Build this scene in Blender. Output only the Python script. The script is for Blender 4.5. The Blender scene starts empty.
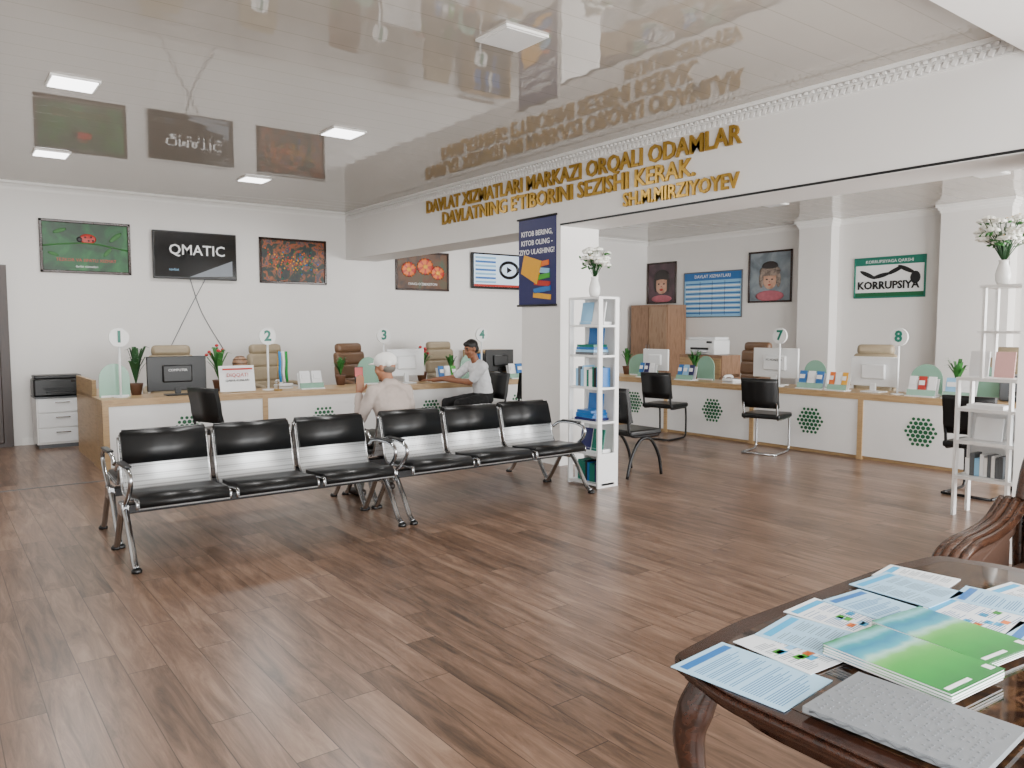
import bpy, bmesh, math, random
import numpy as np
from mathutils import Vector, Matrix
random.seed(7)
V=Vector
def hx(s,k=1.0):
    s=s.lstrip('#');r=[]
    for i in (0,2,4):
        c=int(s[i:i+2],16)/255
        r.append(min(1,k*(c/12.92 if c<=.04045 else ((c+.055)/1.055)**2.4)))
    return (*r,1)
MATS={}
def mat(name,col='#cccccc',rough=.5,metal=0.,var=.06,scale=12.,emit=0.,spec=.5,trans=0.,bump=0.):
    if name in MATS: return MATS[name]
    m=bpy.data.materials.new(name);m.use_nodes=True;nt=m.node_tree;n=nt.nodes;l=nt.links
    b=n['Principled BSDF'];c=hx(col) if isinstance(col,str) else (*col,1)
    b.inputs['Roughness'].default_value=rough;b.inputs['Metallic'].default_value=metal
    b.inputs['Specular IOR Level'].default_value=spec
    tc=n.new('ShaderNodeTexCoord');no=n.new('ShaderNodeTexNoise');no.inputs['Scale'].default_value=scale;no.inputs['Detail'].default_value=3
    l.new(tc.outputs['Object'],no.inputs['Vector'])
    mx=n.new('ShaderNodeMix');mx.data_type='RGBA'
    mx.inputs[6].default_value=tuple(x*(1-var) for x in c[:3])+(1,);mx.inputs[7].default_value=tuple(min(1,x*(1+var)) for x in c[:3])+(1,)
    l.new(no.outputs['Fac'],mx.inputs[0]);l.new(mx.outputs[2],b.inputs['Base Color'])
    if emit: 
        l.new(mx.outputs[2],b.inputs['Emission Color']);b.inputs['Emission Strength'].default_value=emit
    if trans: b.inputs['Transmission Weight'].default_value=trans
    if bump:
        bp=n.new('ShaderNodeBump');bp.inputs['Strength'].default_value=bump;bp.inputs['Distance'].default_value=.01
        l.new(no.outputs['Fac'],bp.inputs['Height']);l.new(bp.outputs[0],b.inputs['Normal'])
    MATS[name]=m;return m
def nodes_mat(name):
    m=bpy.data.materials.new(name);m.use_nodes=True;MATS[name]=m
    return m,m.node_tree.nodes,m.node_tree.links,m.node_tree.nodes['Principled BSDF']
def ramp(n,stops,interp='LINEAR'):
    r=n.new('ShaderNodeValToRGB');r.color_ramp.interpolation=interp;e=r.color_ramp.elements
    while len(e)>1: e.remove(e[-1])
    e[0].position=stops[0][0];e[0].color=hx(stops[0][1])
    for p,c in stops[1:]:
        x=e.new(p);x.color=hx(c)
    return r
def art(name,stops,scale=3.,detail=4.,dist=0.6,rough=.45,stretch=(1,1,1)):
    if name in MATS: return MATS[name]
    m,n,l,b=nodes_mat(name)
    tc=n.new('ShaderNodeTexCoord');mp=n.new('ShaderNodeMapping');mp.inputs['Scale'].default_value=stretch
    no=n.new('ShaderNodeTexNoise');no.inputs['Scale'].default_value=scale;no.inputs['Detail'].default_value=detail;no.inputs['Distortion'].default_value=dist
    l.new(tc.outputs['Object'],mp.inputs[0]);l.new(mp.outputs[0],no.inputs['Vector'])
    r=ramp(n,stops);l.new(no.outputs['Fac'],r.inputs[0]);l.new(r.outputs[0],b.inputs['Base Color']);b.inputs['Roughness'].default_value=rough
    return m
def woodmat(name,dark,light,scale=4.,rough=.4,stretch=(1,1,8)):
    if name in MATS: return MATS[name]
    return art(name,[(.3,dark),(.5,light),(.7,dark)],scale,6,.4,rough,stretch)

class B:
    def __init__(s): s.bm=bmesh.new();s.mats=[]
    def mi(s,m):
        if m not in s.mats: s.mats.append(m)
        return s.mats.index(m)
    def _fin(s,verts,m,smooth=False):
        i=s.mi(m);fs=set()
        for v in verts:
            for f in v.link_faces: fs.add(f)
        for f in fs: f.material_index=i;f.smooth=smooth
        return fs
    def box(s,c,d,m,rot=None,bev=0.,seg=2):
        M=Matrix.Translation(V(c))
        if rot: M=M@Matrix.Rotation(rot[2],4,'Z')@Matrix.Rotation(rot[1],4,'Y')@Matrix.Rotation(rot[0],4,'X')
        M=M@Matrix.Diagonal((*d,1))
        r=bmesh.ops.create_cube(s.bm,size=1,matrix=M)['verts']
        s._fin(r,m)
        if bev:
            es=list({e for v in r for e in v.link_edges})
            rr=bmesh.ops.bevel(s.bm,geom=es,offset=bev,segments=seg,affect='EDGES',profile=.5)
            i=s.mi(m)
            for f in rr['faces']: f.material_index=i;f.smooth=True
    def bb(s,x0,x1,y0,y1,z0,z1,m,bev=0.): s.box(((x0+x1)/2,(y0+y1)/2,(z0+z1)/2),(x1-x0,y1-y0,z1-z0),m,bev=bev)
    def cyl(s,p0,p1,r0,m,r1=None,seg=16):
        r1=r0 if r1 is None else r1
        p0=V(p0);p1=V(p1);d=p1-p0
        M=Matrix.Translation((p0+p1)/2)@d.to_track_quat('Z','Y').to_matrix().to_4x4()
        r=bmesh.ops.create_cone(s.bm,cap_ends=True,segments=seg,radius1=r0,radius2=max(r1,1e-4),depth=d.length,matrix=M)['verts']
        for f in s._fin(r,m,True):
            if len(f.verts)>4: f.smooth=False
    def sph(s,c,r,m,rot=None,seg=12):
        if not hasattr(r,'__len__'): r=(r,r,r)
        M=Matrix.Translation(V(c))
        if rot: M=M@Matrix.Rotation(rot[2],4,'Z')@Matrix.Rotation(rot[1],4,'Y')@Matrix.Rotation(rot[0],4,'X')
        M=M@Matrix.Diagonal((*r,1))
        v=bmesh.ops.create_uvsphere(s.bm,u_segments=seg,v_segments=max(6,seg*2//3),radius=1,matrix=M)['verts'];s._fin(v,m,True)
    def tube(s,pts,r,m,seg=10,flat=1.0,closed=False):
        pts=[V(p) for p in pts];n=len(pts);rs=r if hasattr(r,'__len__') else [r]*n
        i=s.mi(m);rings=[];prev=None
        for k,p in enumerate(pts):
            if closed: t=(pts[(k+1)%n]-pts[k-1])
            else: t=(pts[min(k+1,n-1)]-pts[max(k-1,0)])
            t.normalize()
            if prev is None:
                a=V((0,0,1)) if abs(t.z)<.9 else V((1,0,0));u=(a-t*a.dot(t)).normalized()
            else: 
                u=(prev-t*prev.dot(t));u.normalize()
            prev=u;w=t.cross(u)
            rings.append([s.bm.verts.new(p+(u*math.cos(2*math.pi*q/seg)*flat+w*math.sin(2*math.pi*q/seg))*rs[k]) for q in range(seg)])
        rng=range(n) if closed else range(n-1)
        for k in rng:
            a=rings[k];b=rings[(k+1)%n]
            for q in range(seg):
                f=s.bm.faces.new((a[q],b[q],b[(q+1)%seg],a[(q+1)%seg]));f.material_index=i;f.smooth=True
        if not closed:
            for rg,fl in ((rings[0],0),(rings[-1],1)):
                f=s.bm.faces.new(rg if not fl else rg[::-1]);f.material_index=i
    def lathe(s,prof,c,m,seg=20):
        i=s.mi(m);c=V(c);rings=[[s.bm.verts.new(c+V((max(r,1e-4)*math.cos(2*math.pi*q/seg),max(r,1e-4)*math.sin(2*math.pi*q/seg),z))) for q in range(seg)] for r,z in prof]
        for a,b in zip(rings,rings[1:]):
            for q in range(seg):
                f=s.bm.faces.new((a[q],a[(q+1)%seg],b[(q+1)%seg],b[q]));f.material_index=i;f.smooth=True
        f=s.bm.faces.new(rings[0][::-1]);f.material_index=i;f=s.bm.faces.new(rings[-1]);f.material_index=i
    def poly(s,pts,m,smooth=False):
        f=s.bm.faces.new([s.bm.verts.new(V(p)) for p in pts]);f.material_index=s.mi(m);f.smooth=smooth
    def prism(s,prof,ax,a,b,m,smooth=False):
        def P(q,t):
            if ax=='x': return V((t,q[0],q[1]))
            if ax=='y': return V((q[0],t,q[1]))
            return V((q[0],q[1],t))
        i=s.mi(m);A=[s.bm.verts.new(P(q,a)) for q in prof];C=[s.bm.verts.new(P(q,b)) for q in prof];n=len(prof)
        fs=[s.bm.faces.new(A),s.bm.faces.new(C[::-1])]
        for k in range(n):
            f=s.bm.faces.new((A[k],C[k],C[(k+1)%n],A[(k+1)%n]));f.smooth=smooth;fs.append(f)
        for f in fs: f.material_index=i
        bmesh.ops.recalc_face_normals(s.bm,faces=fs)
    def sheet(s,prof,x0,x1,th,m):
        P=[V((0,p[0],p[1])) for p in prof];N=[]
        for k in range(len(P)):
            t=(P[min(k+1,len(P)-1)]-P[max(k-1,0)]).normalized();N.append(V((0,-t.z,t.y)))
        pr=[(p.y+nn.y*th/2,p.z+nn.z*th/2) for p,nn in zip(P,N)]+[(p.y-nn.y*th/2,p.z-nn.z*th/2) for p,nn in list(zip(P,N))[::-1]]
        s.prism(pr,'x',x0,x1,m,True)
    def text(s,body,size,loc,m,ext=.002,align='CENTER',xs=1.,off=0.):
        c=bpy.data.curves.new('tmp','FONT');c.body=body;c.size=size;c.extrude=ext;c.align_x=align;c.align_y='CENTER';c.offset=off;c.resolution_u=2
        o=bpy.data.objects.new('tmp',c);bpy.context.collection.objects.link(o);bpy.context.view_layer.update()
        me=bpy.data.meshes.new_from_object(o.evaluated_get(bpy.context.evaluated_depsgraph_get()))
        M=Matrix.Translation(V(loc))@Matrix.Rotation(math.pi/2,4,'X')@Matrix.Diagonal((xs,1,1,1));me.transform(M)
        i=s.mi(m);t2=bmesh.new();t2.from_mesh(me)
        mp={}
        for v in t2.verts: mp[v]=s.bm.verts.new(v.co)
        for f in t2.faces:
            try: g=s.bm.faces.new([mp[v] for v in f.verts]);g.material_index=i
            except ValueError: pass
        t2.free();bpy.data.objects.remove(o);bpy.data.curves.remove(c);bpy.data.meshes.remove(me)
    def done(s,name,loc=(0,0,0),rz=0.,rot=None):
        me=bpy.data.meshes.new(name);s.bm.to_mesh(me);s.bm.free()
        for m in s.mats: me.materials.append(m)
        o=bpy.data.objects.new(name,me);bpy.context.collection.objects.link(o)
        o.location=loc;o.rotation_euler=rot if rot else (0,0,rz);return o
def dup(o,loc,rz=0.):
    d=bpy.data.objects.new(o.name.split('.')[0],o.data);bpy.context.collection.objects.link(d);d.location=loc;d.rotation_euler=(0,0,rz);return d
R90=-math.pi/2
def cr(pts,n=6):
    P=[V(p) for p in pts];P=[P[0]*2-P[1]]+P+[P[-1]*2-P[-2]];o=[]
    for i in range(1,len(P)-2):
        for k in range(n):
            t=k/n;a,b,c,d=P[i-1],P[i],P[i+1],P[i+2]
            o.append(.5*((2*b)+(c-a)*t+(2*a-5*b+4*c-d)*t*t+(3*b-a-3*c+d)*t**3))
    o.append(P[-2]);return o

# ---------------- materials
wallm=mat('wall_paint','#e0dedb',.65,var=.02,scale=3,bump=.03)
trimw=mat('trim_white','#e7e6e3',.45,var=.02)
white=mat('white_laminate','#e4e4e3',.35,var=.02)
whitep=mat('white_plastic','#dfe1e2',.3,var=.02)
black=mat('black_vinyl','#0d0e0f',.36,var=.2,scale=40,spec=.4)
blackp=mat('black_plastic','#0c0d0e',.35,var=.1)
blackm=mat('black_metal','#0e0e10',.3,.3,var=.1)
chrome=mat('chrome','#b9bcbf',.16,1.,var=.03)
grey=mat('grey_plastic','#5c6064',.4)
oak=woodmat('oak_laminate','#9a7d59','#b3956c',3,.4,(1,1,10))
oakh=woodmat('oak_laminate_h','#9a7d59','#b3956c',3,.4,(1,8,8))
brownw=woodmat('brown_wood','#7d5e46','#94735a',3,.4,(6,6,1))
darkw=woodmat('dark_walnut','#1a0f0b','#331d14',5,.18,(2,8,8))
doorw=woodmat('door_wood','#24150f','#321f16',4,.4,(8,8,1))
green=mat('brand_green','#065a34',.4)
teal=mat('teal','#0a6e5c',.4)
gold=mat('gold_metal','#a88538',.3,.7,var=.1)
cream=mat('cream_leather','#94866e',.45,var=.1)
leaf=mat('leaf_green','#2f6b2c',.5,var=.3,scale=30)
leafd=mat('leaf_dark','#214a24',.5,var=.3,scale=30)
redf=mat('red_petals','#b3262e',.5,var=.2)
whitef=mat('white_petals','#eeeee6',.6,var=.03)
blue=mat('print_blue','#1f66a8',.4);navy=mat('print_navy','#191c55',.4);lblue=mat('print_light_blue','#8abde0',.4)
yel=mat('print_yellow','#dc9f1a',.4);redp=mat('print_red','#b02a1e',.4);orange=mat('print_orange','#d86a1a',.4);pgreen=mat('print_green','#3c982a',.4)
paper=mat('paper_white','#e8e9ea',.5,var=.02);ink=mat('ink_black','#101214',.5)
pot=mat('pot_brown','#5e3f2e',.6);ceram=mat('white_ceramic','#e6e6e4',.2)
skin=mat('skin','#a06e52',.5);skin2=mat('skin_tan','#8c5c42',.5);hair=mat('black_hair','#100d0b',.5,var=.3,scale=60)
lip=mat('lips','#8f5648',.5);eye=mat('eye_dark','#1c1512',.3)
glassg=mat('mint_acrylic','#98c6b0',.25,var=.02,trans=.35)
screen=mat('screen_black','#0b0d10',.12,var=.1)

m,n,l,b=nodes_mat('perforated_steel');tc=n.new('ShaderNodeTexCoord');vo=n.new('ShaderNodeTexVoronoi');vo.inputs['Scale'].default_value=70;vo.inputs['Randomness'].default_value=0
l.new(tc.outputs['Object'],vo.inputs['Vector']);r=ramp(n,[(.0,'#6a6c6e'),(.28,'#6a6c6e'),(.34,'#cfd1d2')]);l.new(vo.outputs['Distance'],r.inputs[0]);l.new(r.outputs[0],b.inputs['Base Color'])
b.inputs['Metallic'].default_value=.55;b.inputs['Roughness'].default_value=.38;perf=m

# floor
m,n,l,b=nodes_mat('laminate_floor');floorm=m
tc=n.new('ShaderNodeTexCoord');sp=n.new('ShaderNodeSeparateXYZ')
l.new(tc.outputs['Object'],sp.inputs[0])
def mth(op,a,bv=None):
    x=n.new('ShaderNodeMath');x.operation=op
    if isinstance(a,(int,float)): x.inputs[0].default_value=a
    else: l.new(a,x.inputs[0])
    if bv is not None:
        if isinstance(bv,(int,float)): x.inputs[1].default_value=bv
        else: l.new(bv,x.inputs[1])
    return x.outputs[0]
PW,PL=.16,1.2
row=mth('FLOOR',mth('DIVIDE',sp.outputs['X'],PW));wn=n.new('ShaderNodeTexWhiteNoise');wn.noise_dimensions='1D';l.new(row,wn.inputs['W'])
yy=mth('ADD',mth('DIVIDE',sp.outputs['Y'],PL),wn.outputs['Value']);col=mth('FLOOR',yy)
wn2=n.new('ShaderNodeTexWhiteNoise');wn2.noise_dimensions='2D';cc=n.new('ShaderNodeCombineXYZ');l.new(row,cc.inputs[0]);l.new(col,cc.inputs[1]);l.new(cc.outputs[0],wn2.inputs['Vector'])
fx=mth('FRACT',mth('DIVIDE',sp.outputs['X'],PW));fy=mth('FRACT',yy)
sx=mth('LESS_THAN',fx,.024);sy=mth('LESS_THAN',fy,.004);seam=mth('MAXIMUM',sx,sy)
off=mth('MULTIPLY',wn2.outputs['Value'],37.)
gv=n.new('ShaderNodeCombineXYZ');l.new(mth('MULTIPLY',sp.outputs['X'],17.),gv.inputs[0]);l.new(mth('MULTIPLY',sp.outputs['Y'],1.8),gv.inputs[1]);l.new(off,gv.inputs[2])
g=n.new('ShaderNodeTexNoise');g.inputs['Scale'].default_value=1.;g.inputs['Detail'].default_value=8;g.inputs['Roughness'].default_value=.7;g.inputs['Distortion'].default_value=.8;l.new(gv.outputs[0],g.inputs['Vector'])
tone=mth('ADD',mth('MULTIPLY',wn2.outputs['Value'],.2),mth('MULTIPLY',g.outputs['Fac'],1.15))
rr=ramp(n,[(.38,'#3b2e25'),(.56,'#614b3c'),(.74,'#7c6251'),(.95,'#967c69')]);l.new(tone,rr.inputs[0])
mx=n.new('ShaderNodeMix');mx.data_type='RGBA';mx.inputs[7].default_value=hx('#2c2017');l.new(mth('MULTIPLY',seam,.8),mx.inputs[0]);l.new(rr.outputs[0],mx.inputs[6]);l.new(mx.outputs[2],b.inputs['Base Color'])
b.inputs['Roughness'].default_value=.3;b.inputs['Specular IOR Level'].default_value=.5
bp=n.new('ShaderNodeBump');bp.inputs['Strength'].default_value=.12;bp.inputs['Distance'].default_value=.004;l.new(mth('SUBTRACT',g.outputs['Fac'],seam),bp.inputs['Height']);l.new(bp.outputs[0],b.inputs['Normal'])
# ceiling
m,n,l,b=nodes_mat('pvc_ceiling');ceilm=m
tc=n.new('ShaderNodeTexCoord');sp=n.new('ShaderNodeSeparateXYZ');l.new(tc.outputs['Object'],sp.inputs[0])
f=mth('FRACT',mth('DIVIDE',sp.outputs['Y'],.25));s1=mth('LESS_THAN',f,.03)
wv=mth('SINE',mth('MULTIPLY',sp.outputs['Y'],2*math.pi/.25))
no=n.new('ShaderNodeTexNoise');no.inputs['Scale'].default_value=1.2;l.new(tc.outputs['Object'],no.inputs['Vector'])
mx=n.new('ShaderNodeMix');mx.data_type='RGBA';mx.inputs[6].default_value=hx('#aca59b');mx.inputs[7].default_value=hx('#8c8478');l.new(mth('MULTIPLY',s1,.6),mx.inputs[0]);l.new(mx.outputs[2],b.inputs['Base Color'])
b.inputs['Roughness'].default_value=.03;b.inputs['IOR'].default_value=2.3
bp=n.new('ShaderNodeBump');bp.inputs['Strength'].default_value=.5;bp.inputs['Distance'].default_value=.0014
l.new(mth('ADD',mth('ADD',mth('MULTIPLY',wv,.2),mth('MULTIPLY',s1,-.6)),mth('MULTIPLY',no.outputs['Fac'],.8)),bp.inputs['Height']);l.new(bp.outputs[0],b.inputs['Normal'])
# green-field cover
m,n,l,b=nodes_mat('green_cover');tc=n.new('ShaderNodeTexCoord');sp=n.new('ShaderNodeSeparateXYZ');l.new(tc.outputs['Object'],sp.inputs[0])
no=n.new('ShaderNodeTexNoise');no.inputs['Scale'].default_value=14;l.new(tc.outputs['Object'],no.inputs['Vector'])
ad=n.new('ShaderNodeMath');ad.operation='MULTIPLY_ADD';l.new(no.outputs['Fac'],ad.inputs[0]);ad.inputs[1].default_value=.05;l.new(sp.outputs['Y'],ad.inputs[2])
mr=n.new('ShaderNodeMapRange');mr.inputs[1].default_value=-.12;mr.inputs[2].default_value=.17;l.new(ad.outputs[0],mr.inputs[0])
r=ramp(n,[(0,'#0a6a2a'),(.25,'#148a30'),(.45,'#3a9a3a'),(.56,'#63ac55'),(.64,'#9cc9b8'),(.7,'#3f9cae'),(.8,'#14789a'),(.86,'#1c8a98'),(.91,'#7ab8c0'),(1,'#127a44')]);l.new(mr.outputs[0],r.inputs[0]);l.new(r.outputs[0],b.inputs['Base Color']);b.inputs['Roughness'].default_value=.3;gcov=m

# ---------------- room shell
H=3.31;XW,XE,YS,YN=-1.6,12.4,-1.7,11.56
q=B();q.bb(XW-.2,XE+.2,YS-.2,YN+.2,-.1,0,floorm);q.done('floor')
q=B();q.bb(XW-.2,XE+.2,YS-.2,YN+.2,H,H+.1,ceilm);q.done('ceiling')
q=B();q.bb(XW-.2,XE+.2,YN,YN+.2,0,H,wallm);q.done('wall_north')
q=B();q.bb(XE,XE+.2,YS,YN,0,H,wallm);q.done('wall_east')
q=B();q.bb(XW-.2,XW,YS,YN,0,H,wallm);q.done('wall_west')
wins=[(-1.1,1.6),(1.9,4.9),(6.4,9.0),(9.3,11.9)]
q=B();q.bb(XW-.2,XE+.2,YS-.2,YS,0,.35,wallm);q.bb(XW-.2,XE+.2,YS-.2,YS,2.75,H,wallm)
ed=[XW-.2]+[v for w in wins for v in w]+[XE+.2]
for i in range(0,len(ed),2): q.bb(ed[i],ed[i+1],YS-.2,YS,.35,2.75,wallm)
q.done('wall_south')
for i,(a,c) in enumerate(wins):
    q=B()
    for z0,z1 in((.35,.42),(2.68,2.75),(1.9,1.95)): q.bb(a,c,YS-.14,YS-.06,z0,z1,trimw)
    for x in (a+.03,(a+c)/2,c-.03): q.bb(x-.03,x+.03,YS-.14,YS-.06,.42,2.68,trimw)
    q.done('window_%d'%(i+1))
q=B();q.bb(.95,8.4,YN-.02,YN,0,.09,trimw);q.done('baseboard_north')
def cornice(ax,a,c,w,sgn,d=.07,hh=.1):
    q=B();pr=[(w,H-hh),(w+sgn*.012,H-hh),(w+sgn*.02,H-hh*.7),(w+sgn*.04,H-hh*.4),(w+sgn*d,H-hh*.25),(w+sgn*d,H),(w,H)]
    q.prism(pr,ax,a,c,trimw);return q
cornice('x',XW,5.44,YN,-1).done('trim_1')
cornice('x',5.99,XE,YN,-1).done('trim_2')
cornice('y',YS,YN-.1,XE,-1).done('trim_3')
BX=5.44
q=B();q.bb(BX,5.99,1.94,YN,2.57,H,wallm);q.done('ceiling_beam')
q=B();q.bb(BX-.012,BX,1.94,YN-.05,H-.13,H-.118,trimw);q.bb(BX-.012,BX,1.94,YN-.05,H-.07,H-.062,trimw);q.bb(BX-.035,BX,1.94,YN-.05,H-.03,H,trimw)
y=2.0
while y<YN-.1:
    q.box((BX-.012,y,H-.094),(.02,.03,.04),trimw,rot=(.4,0,0));q.box((BX-.02,y+.02,H-.046),(.024,.022,.02),trimw);y+=.055
q.done('trim_4')
q=B();q.bb(BX-.012,BX,1.94,6.31,2.575,2.592,ink);q.done('trim_5')
q=B();q.bb(BX,5.99,1.3,1.94,0,H,wallm);q.done('wall_pier')
q=B();q.bb(XW,BX,.9,1.94,3.14,H,trimw);q.bb(XW,BX,1.94,1.99,3.2,H,trimw);q.done('ceiling_soffit')
q=B();q.bb(BX,5.99,6.31,6.98,0,2.57,wallm);q.bb(BX-.012,6.002,6.298,6.992,0,.09,trimw);q.done('wall_pillar')
for nm,y0,y1 in(('wall_pilaster_1',7.2,7.8),('wall_pilaster_2',4.5,5.45)):
    q=B();q.bb(XE-.24,XE,y0,y1,0,H,wallm)
    for k,(d,z) in enumerate(((.015,H-.12),(.035,H-.08),(.06,H-.04))): q.bb(XE-.24-d,XE,y0-d,y1+d,z,z+.04,trimw)
    q.done(nm)
q=B();D0=YN-.003;q.bb(-.15,.86,YN-.06,D0,0,2.27,doorw);q.bb(-.05,.76,YN-.075,YN-.05,.05,2.17,doorw,bev=.01)
for z0,z1 in((.2,.95),(1.1,2.05)): q.bb(.08,.63,YN-.09,YN-.07,z0,z1,doorw,bev=.008)
q.cyl((.69,YN-.07,1.02),(.69,YN-.13,1.02),.012,chrome);q.cyl((.69,YN-.13,1.02),(.57,YN-.13,1.02),.01,chrome);q.done('door_1')
q=B();q.bb(-1.6,1.43,8.37,8.39,0,.004,grey);q.done('trim_6')

led=mat('led_panel','#ffffff',.5,var=0,emit=6.);ledo=mat('led_panel_off','#d2d2d0',.4,var=0,emit=.1)
def panel(x,y,on=True,s_=.82):
    q=B();q.bb(-.2*s_,.2*s_,-.2*s_,.2*s_,-.015,0,trimw);q.bb(-.18*s_,.18*s_,-.18*s_,.18*s_,-.02,-.0149,led if on else ledo);q.done('ceiling_light_panel',(x,y,H))
for x,y,on in((.97,6.67,1),(3.2,6.82,1),(1.15,9.47,1),(3.32,9.6,1),(3.02,3.98,0),(10.1,4.0,0),(10.06,6.9,0),(8.0,9.6,1),(.9,3.6,0),(7.6,4.,0)): panel(x,y,on)

# beam lettering
q=B()
q.text('DAVLAT XIZMATLARI MARKAZI ORQALI ODAMLAR',.225,(0,0,.0),gold,.012,'LEFT',1.,.004)
o=q.done('gold_lettering',(BX-.014,9.04,3.08),R90);bpy.context.view_layer.update()
w=o.dimensions[0];o.scale=(5.0/w,1,1)
for body,y0,y1,z,s in(("DAVLATNING E'TIBORINI SEZISHI KERAK.",8.65,4.52,2.89,.225),("SH.M.MIRZIYOYEV",5.38,4.05,2.71,.18)):
    q=B();q.text(body,s,(0,0,0),gold,.012,'LEFT',1.,.004);p=q.done('lettering_line',(BX-.014,y0,z),R90);bpy.context.view_layer.update();p.scale=((y0-y1)/p.dimensions[0],1,1)
    bpy.context.view_layer.update();M=p.matrix_world.copy();p.parent=o;p.matrix_parent_inverse=Matrix.Identity(4);bpy.context.view_layer.update();p.matrix_local=o.matrix_world.inverted()@M

def frame(q,w,h,fm,art_,fw=.035,d=.03):
    q.bb(-w/2+fw*.5,w/2-fw*.5,-.012,-.003,-h/2+fw*.5,h/2-fw*.5,art_)
    for a in((-w/2,-w/2+fw,-h/2,h/2),(w/2-fw,w/2,-h/2,h/2),(-w/2,w/2,-h/2,-h/2+fw),(-w/2,w/2,h/2-fw,h/2)): q.bb(a[0],a[1],-d,-.003,a[2],a[3],fm,bev=.006)
gart=art('art_green',[(.3,'#052010'),(.45,'#083a1c'),(.6,'#12582a'),(.75,'#2a7038'),(.85,'#5a8a4a')],3.2,5,1.2)
oart=art('art_confetti',[(.35,'#0e161e'),(.48,'#1a3024'),(.55,'#9a4c18'),(.62,'#14344a'),(.75,'#b87a28')],9,5)
fart=art('art_flowers',[(.35,'#2a180c'),(.5,'#5a3412'),(.7,'#3c4a34')],4,4)
q=B();frame(q,1.06,.68,darkw,gart)
q.sph((.02,-.014,.11),(.10,.01,.065),redp);q.sph((-.075,-.016,.1),(.035,.01,.035),ink)
for dx,dz in((-.01,.13),(.06,.135),(.03,.085),(.08,.09)): q.sph((dx,-.024,dz),(.012,.004,.012),ink)
q.tube(cr([(-.5,-.014,.0),(-.2,-.014,.04),(.1,-.014,.05),(.5,-.014,-.02)]),.009,leaf)
for a_,c_,s_ in((-.3,.2,.05),(.35,.15,.06),(-.38,-.1,.04),(.25,-.05,.045)): q.sph((a_,-.014,c_),(s_*1.6,.004,s_*.5),leaf,rot=(0,random.uniform(-1,1),0))
q.text('TEZKOR VA SIFATLI XIZMAT',.055,(0,-.014,-.17),redp,.001);q.text('davlat xizmatlari',.04,(0,-.014,-.25),paper,.001);q.done('framed_picture',(1.76,YN,2.54))
q=B();frame(q,1.06,.68,darkw,oart)
for i in range(110):
    a=random.gauss(0,.2);c=random.gauss(0,.11)
    if abs(a)<.45 and abs(c)<.27: q.sph((a,-.013,c),(.014,.004,.014),random.choice((orange,yel,leaf,teal,redp,blue)),seg=6)
q.done('framed_picture',(4.57,YN,2.5))
q=B();frame(q,1.05,.66,darkw,fart)
for fx_,fz,fr_ in((-.27,.02,.15),(.05,.08,.17),(.3,-.02,.14)):
    for k in range(16):
        a=k*math.pi/8;q.sph((fx_+math.cos(a)*fr_*.5,-.016,fz+math.sin(a)*fr_*.38),(fr_*.5,.006,fr_*.2),orange if k%3 else redp,rot=(0,-a,0),seg=8)
    q.sph((fx_,-.022,fz),(.045,.008,.035),yel)
q.text('YANGI O\'ZBEKISTON',.06,(0,-.014,-.22),paper,.001);q.done('framed_picture',(6.85,YN,2.45))
def tv(w,h):
    q=B();q.box((0,-.058,0),(w,.05,h),blackp,bev=.008);q.bb(-w/2+.015,w/2-.015,-.086,-.082,-h/2+.03,h/2-.015,screen);q.bb(-.15,.15,-.033,-.003,-.12,.12,blackm);return q
q=tv(1.13,.66)
q.text('QMATIC',.2,(.02,-.087,.07),paper,.0005,off=.002)
scrg=mat('screen_grey','#6a7078',.3,emit=.25)
q.poly([(.5,-.0875,-.27),(-.1,-.0875,-.3),(.5,-.0875,-.05)][::-1],scrg);q.text('navbat',.05,(-.3,-.087,-.2),lblue,.0005)
q.done('wall_tv',(3.12,YN,2.5))
scrb=mat('screen_blue','#2a60a0',.3,emit=.4);scrw=mat('screen_white','#c8dcee',.3,emit=.4)
q=tv(1.1,.64);q.bb(-.52,.0,-.088,-.086,-.28,.29,scrw);q.bb(0,.52,-.088,-.086,-.28,.29,scrw)
for k in range(7): q.bb(-.49,-.04,-.09,-.087,.215-k*.072,.25-k*.072,scrb if k%2 else lblue)
pts=[(.26+.2*math.cos(t*math.pi/14),-.088,.03+.14*math.sin(t*math.pi/14)) for t in range(28)];q.tube(pts,.03,screen,closed=True,seg=6)
q.poly([(.21,-.091,.09),(.21,-.091,-.03),(.33,-.091,.03)],screen);q.poly([(-.52,-.091,-.28),(.52,-.091,-.28),(.52,-.091,-.24),(-.52,-.091,-.24)],redp)
q.done('wall_tv',(8.38,YN,2.51))
q=B();q.tube(cr([(3.25,YN-.015,2.17),(3.0,YN-.012,1.7),(2.7,YN-.012,1.1)]),.005,grey,seg=6);q.tube(cr([(3.05,YN-.015,2.17),(3.2,YN-.012,1.7),(3.5,YN-.012,1.15)]),.005,grey,seg=6);q.done('wall_cable')
face=art('art_face',[(.3,'#a87a62'),(.6,'#cda28a')],5,3,.4);fd=mat('art_dark','#2c2523',.4,var=.4,scale=20);fur=art('art_fur',[(.3,'#4a3e38'),(.6,'#9a8a7e')],14,5,.8);blush=mat('art_blush','#a4584c',.4);pinkc=mat('art_pink','#b0606c',.4,var=.3)
q=B();frame(q,.8,.86,darkw,art('art_purple',[(.3,'#2d2228'),(.6,'#5a434a')],3))
q.sph((0,-.016,-.03),(.18,.010,.2),face);q.sph((0,-.015,.13),(.21,.010,.15),fd);q.sph((-.17,-.015,-.03),(.05,.008,.16),fd);q.sph((.17,-.015,-.03),(.05,.008,.16),fd)
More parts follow.
